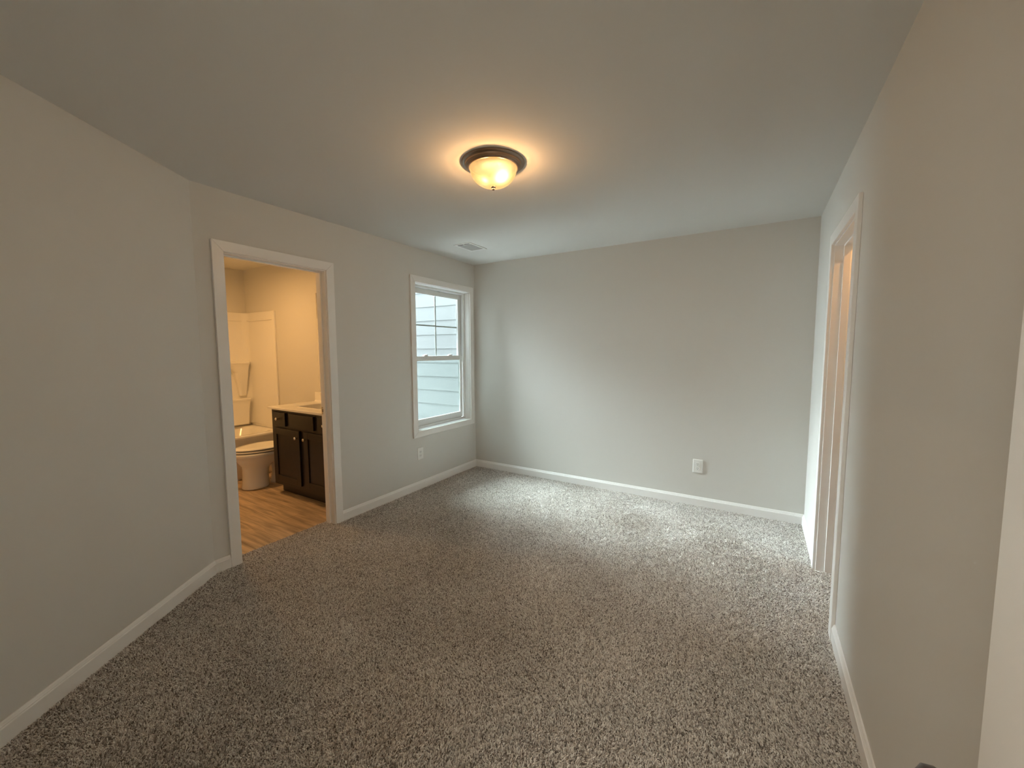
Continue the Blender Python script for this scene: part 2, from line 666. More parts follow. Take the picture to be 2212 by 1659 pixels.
import numpy as np


def carpet_pile():
    """twisted cut-pile yarn tufts standing on the carpet backing of the whole room"""
    rng = np.random.default_rng(3)
    sp = .0047
    gx, gy = np.meshgrid(np.arange(-.11, W + .36, sp), np.arange(YF - .30, 0, sp))
    x = (gx + rng.uniform(-.45, .45, gx.shape) * sp).ravel()
    y = (gy + rng.uniform(-.45, .45, gy.shape) * sp).ravel()
    ins = (x > .003) & (x < W - .003) & (y < -.003) & (y > YF)
    ins &= (x * AN.x + (y + DC) * AN.y) > .003
    ins |= (x <= .003) & (x > XT) & (y > D1[0] + .004) & (y < D1[1] - .004)
    ins |= (x >= W - .003) & (y > D2[0] + .013) & (y < D2[1] - .013)
    ins |= (y <= YF) & (x > D3[0] - .01) & (x < D3[1] + .01)
    x, y = x[ins], y[ins]
    n = len(x)

    def field(k, fmin, fmax):
        f = np.zeros(n)
        for _ in range(k):
            a, w, ph = rng.uniform(0, 2 * PI), rng.uniform(fmin, fmax), rng.uniform(0, 2 * PI)
            f += np.cos(w * (x * np.cos(a) + y * np.sin(a)) + ph)
        return f / math.sqrt(k)
    a = rng.uniform(0, 2 * PI, n)
    l = rng.uniform(.0008, .0058, n)
    a2, l2 = rng.uniform(0, 2 * PI, n), rng.uniform(0, .0022, n)
    lx = l * np.cos(a) + .0014 * field(14, 3, 14) + .0012 * field(20, 30, 140)
    ly = l * np.sin(a) + .0014 * field(14, 3, 14) + .0012 * field(20, 30, 140)
    h = rng.uniform(.0075, .0118, n) + .0006 * field(20, 60, 200)
    z0 = -.0095
    P = np.empty((n, 3, 3), np.float32)
    P[:, 0, 0], P[:, 0, 1], P[:, 0, 2] = x, y, z0
    P[:, 1, 0], P[:, 1, 1], P[:, 1, 2] = x + lx * .4 + l2 * np.cos(a2), y + ly * .4 + l2 * np.sin(a2), z0 + h * .66
    P[:, 2, 0], P[:, 2, 1], P[:, 2, 2] = x + lx * 1.2, y + ly * 1.2, z0 + h
    r = np.empty((n, 3), np.float32)
    base_r = rng.uniform(.0013, .0021, n)
    r[:, 0], r[:, 1], r[:, 2] = base_r, base_r * 1.1, base_r * .62
    hc = bpy.data.hair_curves.new('carpet_pile')
    hc.add_curves([3] * n)
    hc.points.foreach_set('position', P.ravel())
    hc.points.foreach_set('radius', r.ravel())
    hc.materials.append(M['yarn'])
    o = bpy.data.objects.new('carpet_pile', hc)
    COL.objects.link(o)
    return tag(o, 'speckled grey-brown cut pile of the bedroom carpet', 'carpet', kind='stuff')


XT = -0.11           # carpet / plank line under the bathroom door
# carpet
mb = MB()
xs = [0.0, W]


def poly_slab(pts, z0, z1):
    m_ = MB()
    m_.loft([[(x, y, z0) for x, y in pts], [(x, y, z1) for x, y in pts]], smooth=False)
    return m_


fl = poly_slab([(0, 0), (0, D1[1] + .0), (XT, D1[1] + .0), (XT, D1[0]), (0, D1[0]), (0, -DC), (A1.x, A1.y), (1.75, YF - .06), (1.75, -5.65), (W, -5.65), (W, D2[0]), (W + T, D2[0]), (W + T, -2.02), (4.12, -2.02), (4.12, -.28), (W + T, -.28), (W + T, D2[1]), (W, D2[1]), (W, 0)], -.05, -.009)
struct(fl, 'floor', M['carpet'], 'speckled grey-brown cut-pile carpet over the whole bedroom floor', 'floor')
fl = MB().box((BX, BY1, -.05), (-T, BY0, -.004)).box((-T, D1[0], -.05), (XT, D1[1], -.004))
struct(fl, 'floor_bathroom', M['planks'], 'brown oak plank floor of the bathroom', 'floor')
ce = MB().box((-T, -2.85, H), (W + T, .12, H + .06)).box((-T, -5.75, H), (W + T, -2.85, H + .06))
struct(ce, 'ceiling', M['ceiling'], 'flat painted bedroom ceiling', 'ceiling')
struct(MB().box((BX - .12, BY1 - .12, H), (-T, BY0 + .12, H + .06)), 'ceiling_bathroom', M['ceiling'], 'bathroom ceiling seen through the doorway', 'ceiling')
struct(MB().box((W + T, -2.1, H), (4.2, -.2, H + .06)), 'ceiling_closet', M['ceiling'], 'closet ceiling beyond the right doorway', 'ceiling')

# exterior: the neighbouring wing clad in lap siding, and this wing's outer skin


def siding(x0, x1, y, s, z0, z1, ph):
    """lap boards on plane y, facing s"""
    m_ = MB()
    z = ph
    while z > z0:
        z -= .1825
    while z < z1:
        zt = z + .1825
        f0, f1 = y + s * .0075, y + s * .001
        m_.hexa([(x0, y - s * .02, z), (x1, y - s * .02, z), (x1, f0, z), (x0, f0, z), (x0, y - s * .02, zt), (x1, y - s * .02, zt), (x1, f1, zt), (x0, f1, zt)])
        z = zt
    return m_


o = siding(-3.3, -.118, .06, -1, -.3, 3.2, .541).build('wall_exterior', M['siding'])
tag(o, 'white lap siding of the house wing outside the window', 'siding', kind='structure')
o = siding(BX - .12, -.118, BY0 + .14, 1, -.3, 2.75, .541).build('wall_exterior_return', M['low_bounce'])
tag(o, 'unseen lap cladding on the bathroom wing, greyed to cut bounced light', 'siding', kind='structure')
struct(MB().box((-20, -14, -.42), (-.2, 14, -.32)), 'ground', M['ground'], 'pale ground outside the window, lightened to bounce daylight in', 'ground')

carpet_pile()

# ------------------------------------------------------------------ baseboards
BB = [(0, -.009), (.014, -.009), (.014, .062), (.0105, .0665), (.0105, .0695), (.0085, .0725), (.006, .080), (.004, .083), (0, .083)]


def base(name, p0, p1, out, label, c0=0.0, c1=0.0):
    m_ = MB().extrude(BB, p0, p1, out, c0, c1)
    return tag(m_.build(name, M['trim']), label, 'baseboard', kind='structure')


CW = .066            # casing width
th = math.tan(ANG / 2)
base('baseboard_left', (0, 0, 0), (0, D1[1] + .006 + CW, 0), (1, 0, 0), 'white baseboard under the window, from the doorway to the back corner', 1.0, 0)
base('baseboard_left_short', (0, D1[0] - .006 - CW, 0), (0, -DC, 0), (1, 0, 0), 'short white baseboard piece between the angled wall and the bathroom door casing', 0, th)
base('baseboard_back', (0, 0, 0), (W, 0, 0), (0, -1, 0), 'long white baseboard along the back wall', 1.0, 1.0)
base('baseboard_right_far', (W, 0, 0), (W, D2[1] + .006 + CW, 0), (-1, 0, 0), 'white baseboard between the back corner and the closet doorway', 1.0, 0)
base('baseboard_right', (W, D2[0] - .006 - CW, 0), (W, YF, 0), (-1, 0, 0), 'white baseboard on the right wall running from the closet casing to the picture bottom', 0, 1.0)
base('baseboard_angled', A0, A1, AN, 'white baseboard along the angled left wall', th, 0)
base('baseboard_bathroom', (-1.23, BY0, 0), (-1.92, BY0, 0), (0, -1, 0), 'white baseboard behind the toilet')

# ------------------------------------------------------------------ door and window frames


def casing(root, xf, s, ya, yb, zt, w=CW, th_=.017, zb=None):
    """mitred casing on the wall plane X = xf facing s; inner edges ya < yb, top zt; zb closes it at the sill"""
    x0, x1 = xf, xf + s * th_
    lo = -.009 if zb is None else zb
    g = .0004

    def prism(quad):
        m_ = MB()
        m_.loft([[(x0, y, z) for y, z in quad], [(x1, y, z) for y, z in quad]], smooth=False)
        return m_
    k = 0 if zb is None else 1
    prism([(ya, lo), (ya, zt - g), (ya - w, zt + w - g), (ya - w, lo - w * k)]).build('casing', M['trim'], root, .0022)
    prism([(yb, lo), (yb, zt - g), (yb + w, zt + w - g), (yb + w, lo - w * k)]).build('casing', M['trim'], root, .0022)
    prism([(ya, zt), (yb, zt), (yb + w, zt + w), (ya - w, zt + w)]).build('casing', M['trim'], root, .0022)
    if k:
        prism([(ya, lo - g), (yb, lo - g), (yb + w, lo - w - g), (ya - w, lo - w - g)]).build('casing', M['trim'], root, .0022)


def jambs(root, xa, xb, ya, yb, zt, sa, sb):
    """side and head jambs between xa and xb with stops from sa to sb"""
    x0, x1 = sorted((xa, xb))
    MB().box((x0, ya - .019, -.009), (x1, ya, zt + .019)).build('jamb', M['trim'], root, .001)
    MB().box((x0, yb, -.009), (x1, yb + .019, zt + .019)).build('jamb', M['trim'], root, .001)
    MB().box((x0, ya, zt), (x1, yb, zt + .019)).build('head_jamb', M['trim'], root, .001)
    s0, s1 = sorted((sa, sb))
    MB().box((s0, ya, -.009), (s1, ya + .011, zt)).build('door_stop', M['trim'], root, .002)
    MB().box((s0, yb - .011, -.009), (s1, yb, zt)).build('door_stop', M['trim'], root, .002)
    MB().box((s0, ya + .011, zt - .011), (s1, yb - .011, zt)).build('door_stop', M['trim'], root, .002)


def knob_prof():
    return [(.0, .0), (.032, .0), (.032, .004), (.028, .008), (.013, .010), (.011, .028), (.016, .034), (.024, .040), (.0275, .050), (.026, .060), (.018, .066), (.0, .068)]


def door_leaf(root, x0, x1, y0, y1, z0, z1, hinge_hi=False):
    """flat slab with two raised panels per face; long in Y"""
    m_ = MB().box((x0, y0, z0), (x1, y1, z1))
    leaf = m_.build('door_leaf', M['trim'], root, .0015)
    wy = y1 - y0
    st = .115
    for xs_, sg in ((x0, -1), (x1, 1)):
        for (za, zb) in ((z0 + .24, z0 + .92), (z0 + 1.10, z1 - .13)):
            for (ya, yb) in ((y0 + st, y0 + wy / 2 - .045), (y0 + wy / 2 + .045, y1 - st)):
                pm = MB()
                cy, cz = (ya + yb) / 2, (za + zb) / 2
                hy, hz = (yb - ya) / 2, (zb - za) / 2
                lps = []
                for ins, dp in ((0, 0.0002), (.006, .0045), (.014, .0045), (.03, .0012), (.04, .0012)):
                    lps.append([(xs_ + sg * dp, cy - hy + ins, cz - hz + ins), (xs_ + sg * dp, cy + hy - ins, cz - hz + ins), (xs_ + sg * dp, cy + hy - ins, cz + hz - ins), (xs_ + sg * dp, cy - hy + ins, cz + hz - ins)])
                pm.loft(lps, cap0=False, smooth=False)
                pm.build('moulded_panel', M['trim'], leaf)
    return leaf


# bathroom doorway
d1 = thing('door_1', (0, -2.311, 0), 'white cased doorway in the left wall opening to the lit bathroom', 'doorway', kind='structure')
casing(d1, 0, 1, D1[0] - .006, D1[1] + .006, D1[2] + .006)
jambs(d1, -T, 0.0, D1[0], D1[1], D1[2], -.046, -.078)
sp = MB().box((-.114, D1[1] - .0016, .908), (-.084, D1[1] + .0, .966)).build('strike_plate', M['nickel'], d1, .0006)
sp['label'] = 'satin metal strike plate on the jamb'
MB().box((-.1005, D1[1] - .0020, .924), (-.0915, D1[1] - .0015, .950)).build('latch_hole', M['slot'], sp)
for zz in (.912, .961):
    MB().lathe([(0, 0), (.0035, 0), (.003, .0008), (0, .001)], (-.096, D1[1] - .0016, zz), 'Y', 12).build('screw', M['knob'], sp)
lf = door_leaf(d1, -T - .72, -T - .012, -2.697, -2.662, .012, 2.04) if False else None
m_ = MB().box((-T - .705, -2.700, .012), (-T - .008, -2.665, 2.04)).build('door_leaf', M['trim'], d1, .0015)
for sg, yy in ((1, -2.665), (-1, -2.700)):
    MB().lathe([(r, sg * h) for r, h in knob_prof()], (-T - .64, yy, .93), 'Y', 24).build('door_knob', M['knob'], m_)

# closet doorway
d2 = thing('door_2', (W, -1.127, 0), 'white cased doorway in the right wall with warm closet light on its jamb', 'doorway', kind='structure')
casing(d2, W, -1, D2[0] - .006, D2[1] + .006, D2[2] + .006)
jambs(d2, W, W + T, D2[0], D2[1], D2[2], W + .044, W + .078)

# entry door, swung open against the right wall
d3 = thing('door_3', (3.19, YF, 0), 'white entry door standing open at the right edge of the picture', 'door', kind='structure')
XD, YE = 3.175, -3.277
leaf3 = door_leaf(d3, XD, XD + .035, YE - .762, YE, .012, 2.04)
kn = MB().lathe([(r, -h) for r, h in knob_prof()], (XD, YE - .060, .915), 'X', 72).build('door_knob', M['knob'], leaf3)
kn['label'] = 'dark bronze round door knob'
MB().lathe([(r, h) for r, h in knob_prof()], (XD + .035, YE - .060, .915), 'X', 32).build('door_knob', M['knob'], leaf3)
MB().box((XD + .006, YE - .0005, .887), (XD + .029, YE + .001, .943)).build('latch_plate', M['knob'], leaf3)
for zz in (.25, 1.05, 1.82):
    MB().lathe([(0, 0), (.007, 0), (.007, .09), (0, .09)], (XD + .040, YE - .768, zz), 'Z', 12).build('hinge', M['knob'], d3)

# window
w1 = thing('window_1', (0, -.548, .61), 'white single-hung window with a four-pane grid in its upper sash', 'window', kind='structure')
casing(w1, 0, 1, WN[0] - .005, WN[1] + .005, WN[3] + .005, .063, .017, WN[2] - .005)
ya, yb, za, zb = WN
XJ = -.068
m_ = MB().box((XJ, ya - .014, za - .014), (0, ya, zb + .014)).box((XJ, yb, za - .014), (0, yb + .014, zb + .014)).box((XJ, ya, zb), (0, yb, zb + .014)).box((XJ, ya, za - .014), (0, yb, za))
m_.build('extension_jamb', M['trim'], w1, .0008)


def ring(x0, x1, y0, y1, z0, z1, wl, wr, wb, wt):
    m_ = MB()
    m_.box((x0, y0, z0), (x1, y0 + wl, z1)).box((x0, y1 - wr, z0), (x1, y1, z1))
    m_.box((x0, y0 + wl, z0), (x1, y1 - wr, z0 + wb)).box((x0, y0 + wl, z1 - wt), (x1, y1 - wr, z1))
    return m_


fw = .020
fr = ring(-.150, XJ, ya - .013, yb + .013, za - .013, zb + .013, fw + .013, fw + .013, .022 + .013, .022 + .013)
fr.build('vinyl_frame', M['vinyl'], w1, .002)
# inner lip of the frame, the sash tracks
tr = MB().box((-.086, yb - fw - .008, za + .022), (XJ - .001, yb - fw, zb - .022)).box((-.086, ya + fw, za + .022), (XJ - .001, ya + fw + .008, zb - .022))
tr.box((-.106, yb - fw - .006, za + .022), (-.100, yb - fw, zb - .022)).box((-.106, ya + fw, za + .022), (-.100, ya + fw + .006, zb - .022))
tr.build('sash_track', M['vinyl'], w1, .0008)
ZM = 1.344
# upper sash sits outside, lower sash inside
us = ring(-.138, -.110, ya + fw + .001, yb - fw - .001, ZM - .022, zb - .023, .046, .046, .040, .046).build('upper_sash', M['vinyl'], w1, .003)
ls = ring(-.099, -.070 - .017, ya + fw + .009, yb - fw - .009, za + .024, ZM + .022, .042, .042, .058, .042).build('lower_sash', M['vinyl'], w1, .003)
uy0, uy1, uz0, uz1 = ya + fw + .047, yb - fw - .047, ZM + .018, zb - .069
ly0, ly1, lz0, lz1 = ya + fw + .051, yb - fw - .051, za + .082, ZM - .020
# glazing beads
for (r0, par, xx) in (((uy0, uy1, uz0, uz1), us, -.117), ((ly0, ly1, lz0, lz1), ls, -.092)):
    bd = ring(xx - .012, xx + .006, r0[0] - .001, r0[1] + .001, r0[2] - .001, r0[3] + .001, .008, .008, .008, .008)
    bd.build('glazing_bead', M['vinyl'], par, .002)
MB().box((-.1255, uy0 - .004, uz0 - .004), (-.1225, uy1 + .004, uz1 + .004)).build('pane', M['glass'], us)
MB().box((-.0985, ly0 - .004, lz0 - .004), (-.0955, ly1 + .004, lz1 + .004)).build('pane', M['glass_screen'], ls)
zmid, ymid = (uz0 + uz1) / 2, (uy0 + uy1) / 2
MB().box((-.1345, ymid - .008, uz0), (-.1275, ymid + .008, uz1)).build('muntin', M['grid'], us, .002)
MB().box((-.1343, uy0, zmid - .008), (-.1277, uy1, zmid + .008)).build('muntin', M['grid'], us, .002)
for yy in (ymid - .20, ymid + .20):
    lk = MB()
    prof = [(-.034, 0), (.034, 0), (.034, .004), (.024, .010), (.010, .017), (-.008, .018), (-.022, .011), (-.034, .004)]
    zl = ZM + .0222
    lk.loft([[(-.112, yy + a, zl + b) for a, b in prof], [(-.090, yy + a, zl + b) for a, b in prof]], smooth=False)
    lk.box((-.104, yy - .006, zl + .012), (-.074, yy + .016, zl + .019))
    lk.build('sash_lock', M['vinyl'], ls, .0018)
MB().box((-.110, ymid + .02, zb - .030), (-.104, ymid + .055, zb - .024)).build('vent_latch', M['grid'], us, .001)

# ------------------------------------------------------------------ outlets


def outlet(loc, nrm, label):
    """duplex outlet; built facing -Y then turned"""
    root = thing('wall_outlet', loc, label, 'outlet', 'duplex wall outlets')
    L = Vector(loc)
    u = Vector((nrm[1], -nrm[0], 0)) * -1     # along the wall
    n = Vector(nrm)

    def P(a, z, d):
        return L + u * a + n * d + Vector((0, 0, z))

    def lp(loop, d):
        return [P(a, z, d) for a, z, _ in loop]
    m_ = MB()
    m_.loft([lp(rloop(0, 0, .0412, .0625, .004, 0), .0), lp(rloop(0, 0, .0412, .0625, .004, 0), .003), lp(rloop(0, 0, .0372, .0585, .004, 0), .0062)], smooth=False)
    pl_ = m_.build('cover_plate', M['plate'], root)
    for zc in (.0195, -.0195):
        m_ = MB()
        a = rloop(0, zc, .0172, .0140, .0125, 0)
        m_.loft([lp(a, .006), lp(a, .0082), lp(rloop(0, zc, .0160, .0128, .0120, 0), .0088)], smooth=False)
        rc = m_.build('receptacle', M['plate'], pl_)
        s_ = MB()
        for aa, hh in ((-.0065, .0048), (.0065, .0040)):
            q = rloop(aa, zc + .0035, .0013, hh, .0006, 0, 2)
            s_.loft([lp(q, .0086), lp(q, .00895)], smooth=False)
        q = [(.0027 * math.cos(t), zc - .0068 + .0027 * math.sin(t), 0) for t in [2 * PI * k / 12 for k in range(12)]]
        s_.loft([lp(q, .0086), lp(q, .00895)], smooth=False)
        s_.build('slots', M['slot'], pl_)
    q = [(.0032 * math.cos(t), .0032 * math.sin(t), 0) for t in [2 * PI * k / 12 for k in range(12)]]
    m_ = MB()
    m_.loft([lp(q, .006), lp(q, .0072)], smooth=False)
    m_.build('screw', M['plate'], pl_)
    return root


outlet((0, -.960, .368), (1, 0, 0), 'white duplex outlet low on the left wall below the window')
outlet((2.508, 0, .366), (0, -1, 0), 'white duplex outlet low on the back wall')

# ------------------------------------------------------------------ ceiling lamp
lamp = thing('ceiling_lamp', LAMP, 'lit flush-mount ceiling lamp with bronze rings and amber glass bowl', 'ceiling lamp')
c = tuple(LAMP)
MB().lathe([(0, 0), (.170, 0), (.172, -.002), (.171, -.005), (.166, -.007), (.157, -.008), (.153, -.010), (.1518, -.016), (.1515, -.022), (.148, -.0235), (.143, -.024), (.1425, -.026), (.139, -.030), (.134, -.032), (.130, -.032), (.129, -.024), (0, -.024)], c, 'Z', 96).build('lamp_pan', M['bronze'], lamp)
dome = [(.1290, -.026), (.1300, -.0325)]
for k in range(1, 17):
    a = PI / 2 * k / 16
    dome.append((.127 * math.cos(a) ** .86 if k < 16 else 0.0, -.034 - .094 * math.sin(a) ** 1.05))
gd = MB()
lps = []
for r, h in dome:
    r = max(r, .0006)
    lps.append([(c[0] + r * math.cos(2 * PI * j / 96), c[1] + r * math.sin(2 * PI * j / 96), c[2] + h) for j in range(96)])
gd.loft(lps, cap0=False)
MB().lathe([(0, 0), (.126, 0), (.126, -.001), (0, -.001)], (c[0], c[1], c[2] - .0245), 'Z', 48).build('black_liner', M['slot'], lamp)  # added black disc, keeps the bulb-lit pan from blazing through the bowl
g = gd.build('glass_bowl', M['dome'], lamp)
g['label'] = 'glowing frosted amber glass bowl'
MB().lathe([(0, 0), (.013, 0), (.014, -.002), (.011, -.005), (.006, -.007), (.0075, -.010), (.0085, -.013), (.0065, -.017), (.003, -.019), (0, -.0195)], (c[0], c[1], c[2] - .1265), 'Z', 24).build('finial', M['bronze'], lamp)

for dx, dy, dz in ((.050, .006, -.090), (-.035, -.027, -.096)):
    light('lamp_bulb', 'POINT', (c[0] + dx, c[1] + dy, c[2] + dz), 20.0, (1.0, .64, .34), .008)

# ------------------------------------------------------------------ ceiling register
vent = thing('ceiling_vent', (.482, -.700, H), 'white metal air register in the ceiling by the window', 'air vent')
x0, x1, y0, y1 = .385, .580, -.842, -.558
m_ = MB()
zc = H
# flange ring with an open end slot at the near end
m_.box((x0, y0, zc - .005), (x1, y0 + .022, zc - .0))
m_.box((x0, y1 - .026, zc - .005), (x1, y1, zc - .0))
m_.box((x0, y0 + .022, zc - .005), (x0 + .026, y1 - .026, zc))
m_.box((x1 - .026, y0 + .022, zc - .005), (x1, y1 - .026, zc))
m_.box((x0 + .026, y0 + .046, zc - .005), (x1 - .026, y0 + .055, zc))
m_.box((.478, y0 + .022, zc - .005), (.486, y0 + .046, zc))
m_.build('register_frame', M['trim'], vent, .0015)
MB().box((x0 + .02, y0 + .018, zc - .0016), (x1 - .02, y0 + .048, zc - .0004)).build('damper_slot', M['slot'], vent)
m_ = MB().box((x0 + .022, y0 + .050, zc - .0040), (x1 - .022, y1 - .022, zc - .0003))
yy = y0 + .060
while yy < y1 - .032:
    m_.box((x0 + .026, yy, zc - .0050), (x1 - .026, yy + .004, zc - .0038))
    yy += .0085
m_.build('louvres', M['grille'], vent)

# ------------------------------------------------------------------ bathroom: vanity
VX0, VX1, VF = -1.185, -.141, -1.800
van = thing('vanity_cabinet', (-.663, -1.55, 0), 'espresso wood bathroom vanity cabinet seen through the doorway', 'cabinet')
m_ = MB()
m_.box((VX0, VF, .10), (VX1, VF + .019, .8555)).box((VX0, BY0 - .014, .10), (VX1, BY0 - .002, .8555))
m_.box((VX0, VF + .019, .10), (VX0 + .016, BY0 - .014, .8555)).box((VX1 - .016, VF + .019, .10), (VX1, BY0 - .014, .8555))
m_.box((VX0 + .016, VF + .019, .10), (VX1 - .016, BY0 - .014, .118))
m_.box((VX0, VF + .075, 0), (VX1, BY0 - .002, .10))
body = m_.build('cabinet_body', M['espresso'], van, .001)


def shaker(name, a, b, z0_, z1_, rail, depth=.0195):
    m_ = MB()
    y_ = VF
    if rail:
        m_.box((a, y_ - depth, z0_), (a + rail, y_, z1_)).box((b - rail, y_ - depth, z0_), (b, y_, z1_))
        m_.box((a + rail, y_ - depth, z0_), (b - rail, y_, z0_ + rail)).box((a + rail, y_ - depth, z1_ - rail), (b - rail, y_, z1_))
        m_.box((a + rail, y_ - depth + .009, z0_ + rail), (b - rail, y_, z1_ - rail))
    else:
        m_.box((a, y_ - depth, z0_), (b, y_, z1_))
    return m_.build(name, M['espresso'], van, .0016)


def cab_knob(par, x, z):
    k_ = MB().lathe([(0, 0), (.007, 0), (.0065, -.004), (.0055, -.013), (.009, -.017), (.0145, -.020), (.0155, -.024), (.013, -.029), (.006, -.031), (0, -.0315)], (x, VF - .0195, z), 'Y', 24).build('knob', M['nickel'], par)
    k_['label'] = 'round satin nickel knob'


dr = shaker('drawer', -1.143, -.925, .702, .832, 0)
cab_knob(dr, -1.034, .768)
shaker('false_front', -.857, -.470, .702, .832, 0)
dr = shaker('drawer', -.401, -.184, .702, .832, 0)
cab_knob(dr, -.292, .768)
dl = shaker('cabinet_door', -1.143, -.700, .146, .675, .060)
cab_knob(dl, -.731, .610)
dl = shaker('cabinet_door', -.627, -.184, .146, .675, .060)
cab_knob(dl, -.597, .610)

# countertop with integral sink and backsplash
ct = thing('countertop', (-.663, -1.55, .857), 'white marble vanity top with integral sink and backsplash', 'countertop')
CX0, CX1, CYF = -1.213, -.120, -1.827
cx, cy, hx, hy = (CX0 + CX1) / 2, (CYF + BY0 - .002) / 2, (CX1 - CX0) / 2, (BY0 - .002 - CYF) / 2
bx_, by_ = -.655, -1.555
m_ = MB()
m_.loft([rloop(cx, cy, hx - .03, hy - .03, .004, .857), rloop(cx, cy, hx, hy, .004, .857), rloop(cx, cy, hx, hy, .004, .874), rloop(cx, cy, hx - .003, hy - .003, .004, .878),
         rloop(bx_, by_, .292, .150, .045, .878), rloop(bx_, by_, .284, .142, .042, .884), rloop(bx_, by_, .278, .136, .040, .878), rloop(bx_, by_, .262, .122, .05, .80), rloop(bx_, by_, .20, .085, .05, .756)], cap0=False, cap1=True)
for k in range(len(m_.sm)):
    m_.sm[k] = False
top = m_.build('sink_top', M['marble'], ct)
for p in top.data.polygons:
    p.use_smooth = False
m_ = MB()
prof = [(BY0 - .002, .878), (BY0 - .034, .878), (BY0 - .026, .882), (BY0 - .022, .892), (BY0 - .021, .974), (BY0 - .016, .978), (BY0 - .002, .978)]
m_.loft([[(CX0 + .004, a, b) for a, b in prof], [(CX1 - .004, a, b) for a, b in prof]], smooth=False)
m_.build('backsplash', M['marble'], ct, .0015)
MB().lathe([(0, 0), (.022, 0), (.021, .002), (0, .003)], (bx_, by_, .7562), 'Z', 20).build('drain', M['nickel'], ct)
fa = MB()
fa.lathe([(0, 0), (.028, 0), (.026, .006), (.016, .012), (.014, .10), (.015, .115), (.008, .12), (0, .12)], (bx_, BY0 - .075, .878), 'Z', 24)
fa.box((bx_ - .010, BY0 - .19, .955), (bx_ + .010, BY0 - .075, .972))
fa.box((bx_ - .006, BY0 - .08, .985), (bx_ + .006, BY0 - .03, .995))
fa.build('faucet', M['nickel'], ct, .001)

# mirror and vanity light
m_ = MB().box((-1.140, BY0 - .006, .985), (-.20, BY0 - .001, 2.046))
o = m_.build('wall_mirror', M['mirror'], origin=(-.67, BY0, .985))
tag(o, 'frameless wall mirror above the vanity, only its thin edge showing', 'mirror')
vl = thing('bathroom_ceiling_light', (-1.45, -2.25, H), 'bronze ringed flush ceiling light of the bathroom', 'ceiling lamp')
MB().lathe([(0, 0), (.12, 0), (.122, -.004), (.11, -.016), (.10, -.018), (0, -.018)], (-1.45, -2.25, H), 'Z', 48).build('lamp_pan', M['bronze'], vl)
MB().lathe([(0, 0), (.096, 0), (.094, -.02), (.07, -.04), (.03, -.05), (0, -.051)], (-1.45, -2.25, H - .0175), 'Z', 48).build('lamp_shade', M['bulbglass'], vl)

# ------------------------------------------------------------------ bathtub and surround
TX0, TX1, TY0, TY1, TZ = BX, -1.902, BY1 + .004, BY0 - .002, .485
tub = thing('bathtub', ((TX0 + TX1) / 2, (TY0 + TY1) / 2, 0), 'white alcove bathtub behind the toilet', 'bathtub')
cx, cy, hx, hy = (TX0 + TX1) / 2, (TY0 + TY1) / 2, (TX1 - TX0) / 2 - .001, (TY1 - TY0) / 2
m_ = MB()
m_.loft([rloop(cx, cy, hx - .022, hy, .004, 0), rloop(cx, cy, hx - .022, hy, .004, .030), rloop(cx, cy, hx - .004, hy, .004, .036), rloop(cx, cy, hx - .010, hy, .006, .44), rloop(cx, cy, hx, hy, .006, .456), rloop(cx, cy, hx, hy, .006, TZ - .004), rloop(cx, cy, hx - .004, hy - .004, .006, TZ),
         rloop(cx, cy, hx - .070, hy - .085, .14, TZ), rloop(cx, cy, hx - .086, hy - .10, .14, TZ - .020), rloop(cx, cy, hx - .13, hy - .17, .15, .20), rloop(cx, cy, hx - .19, hy - .25, .14, .13)])
t_ = m_.build('tub_shell', M['acrylic'], tub)
su = thing('tub_surround', ((TX0 + TX1) / 2, (TY0 + TY1) / 2, TZ), 'white moulded tub surround with stacked corner shelves', 'tub surround')
ZT = 1.905
pt = .012
m_ = MB()
TS = TZ + .030
# end panel on the vanity-side wall with a rounded front flange; the panels stand on a recessed foot
m_.box((BX, BY0 - .005, TZ), (TX1 - .10, BY0 - .001, TS + .01))
m_.box((BX, BY0 - pt, TS), (TX1 - .120, BY0 - .001, ZT))
m_.box((TX1 - .120, BY0 - .019, TS), (TX1 - .052, BY0 - .001, ZT))
m_.build('end_panel', M['acrylic'], su, .005)
m_ = MB().box((BX + .001, BY1, TS), (BX + pt, BY0 - pt, ZT)).box((BX + .001, BY1, TZ), (BX + .005, BY0 - pt, TS + .01))
m_.build('back_panel', M['acrylic'], su, .004)
MB().box((BX + pt, BY1 + .001, TZ), (TX1 - .052, BY1 + pt, ZT)).build('end_panel', M['acrylic'], su, .004)
# moulded cove in the corner
rc_ = .085
cv = [(BX + pt, BY0 - pt)] + [(BX + pt + rc_ - rc_ * math.sin(a), BY0 - pt - rc_ + rc_ * math.cos(a)) for a in [PI / 2 * k / 8 for k in range(9)]]
m_ = MB().loft([[(x, y, TS) for x, y in cv], [(x, y, ZT - .001) for x, y in cv]], smooth=False)
m_.build('corner_cove', M['acrylic'], su)
# ledge band under the top edge
m_ = MB().box((BX + pt, BY0 - pt - .010, 1.800), (TX1 - .088, BY0 - pt, 1.815)).box((BX + pt, BY1 + pt, 1.800), (BX + pt + .010, BY0 - pt - .010, 1.815))
m_.build('ledge', M['acrylic'], su, .003)


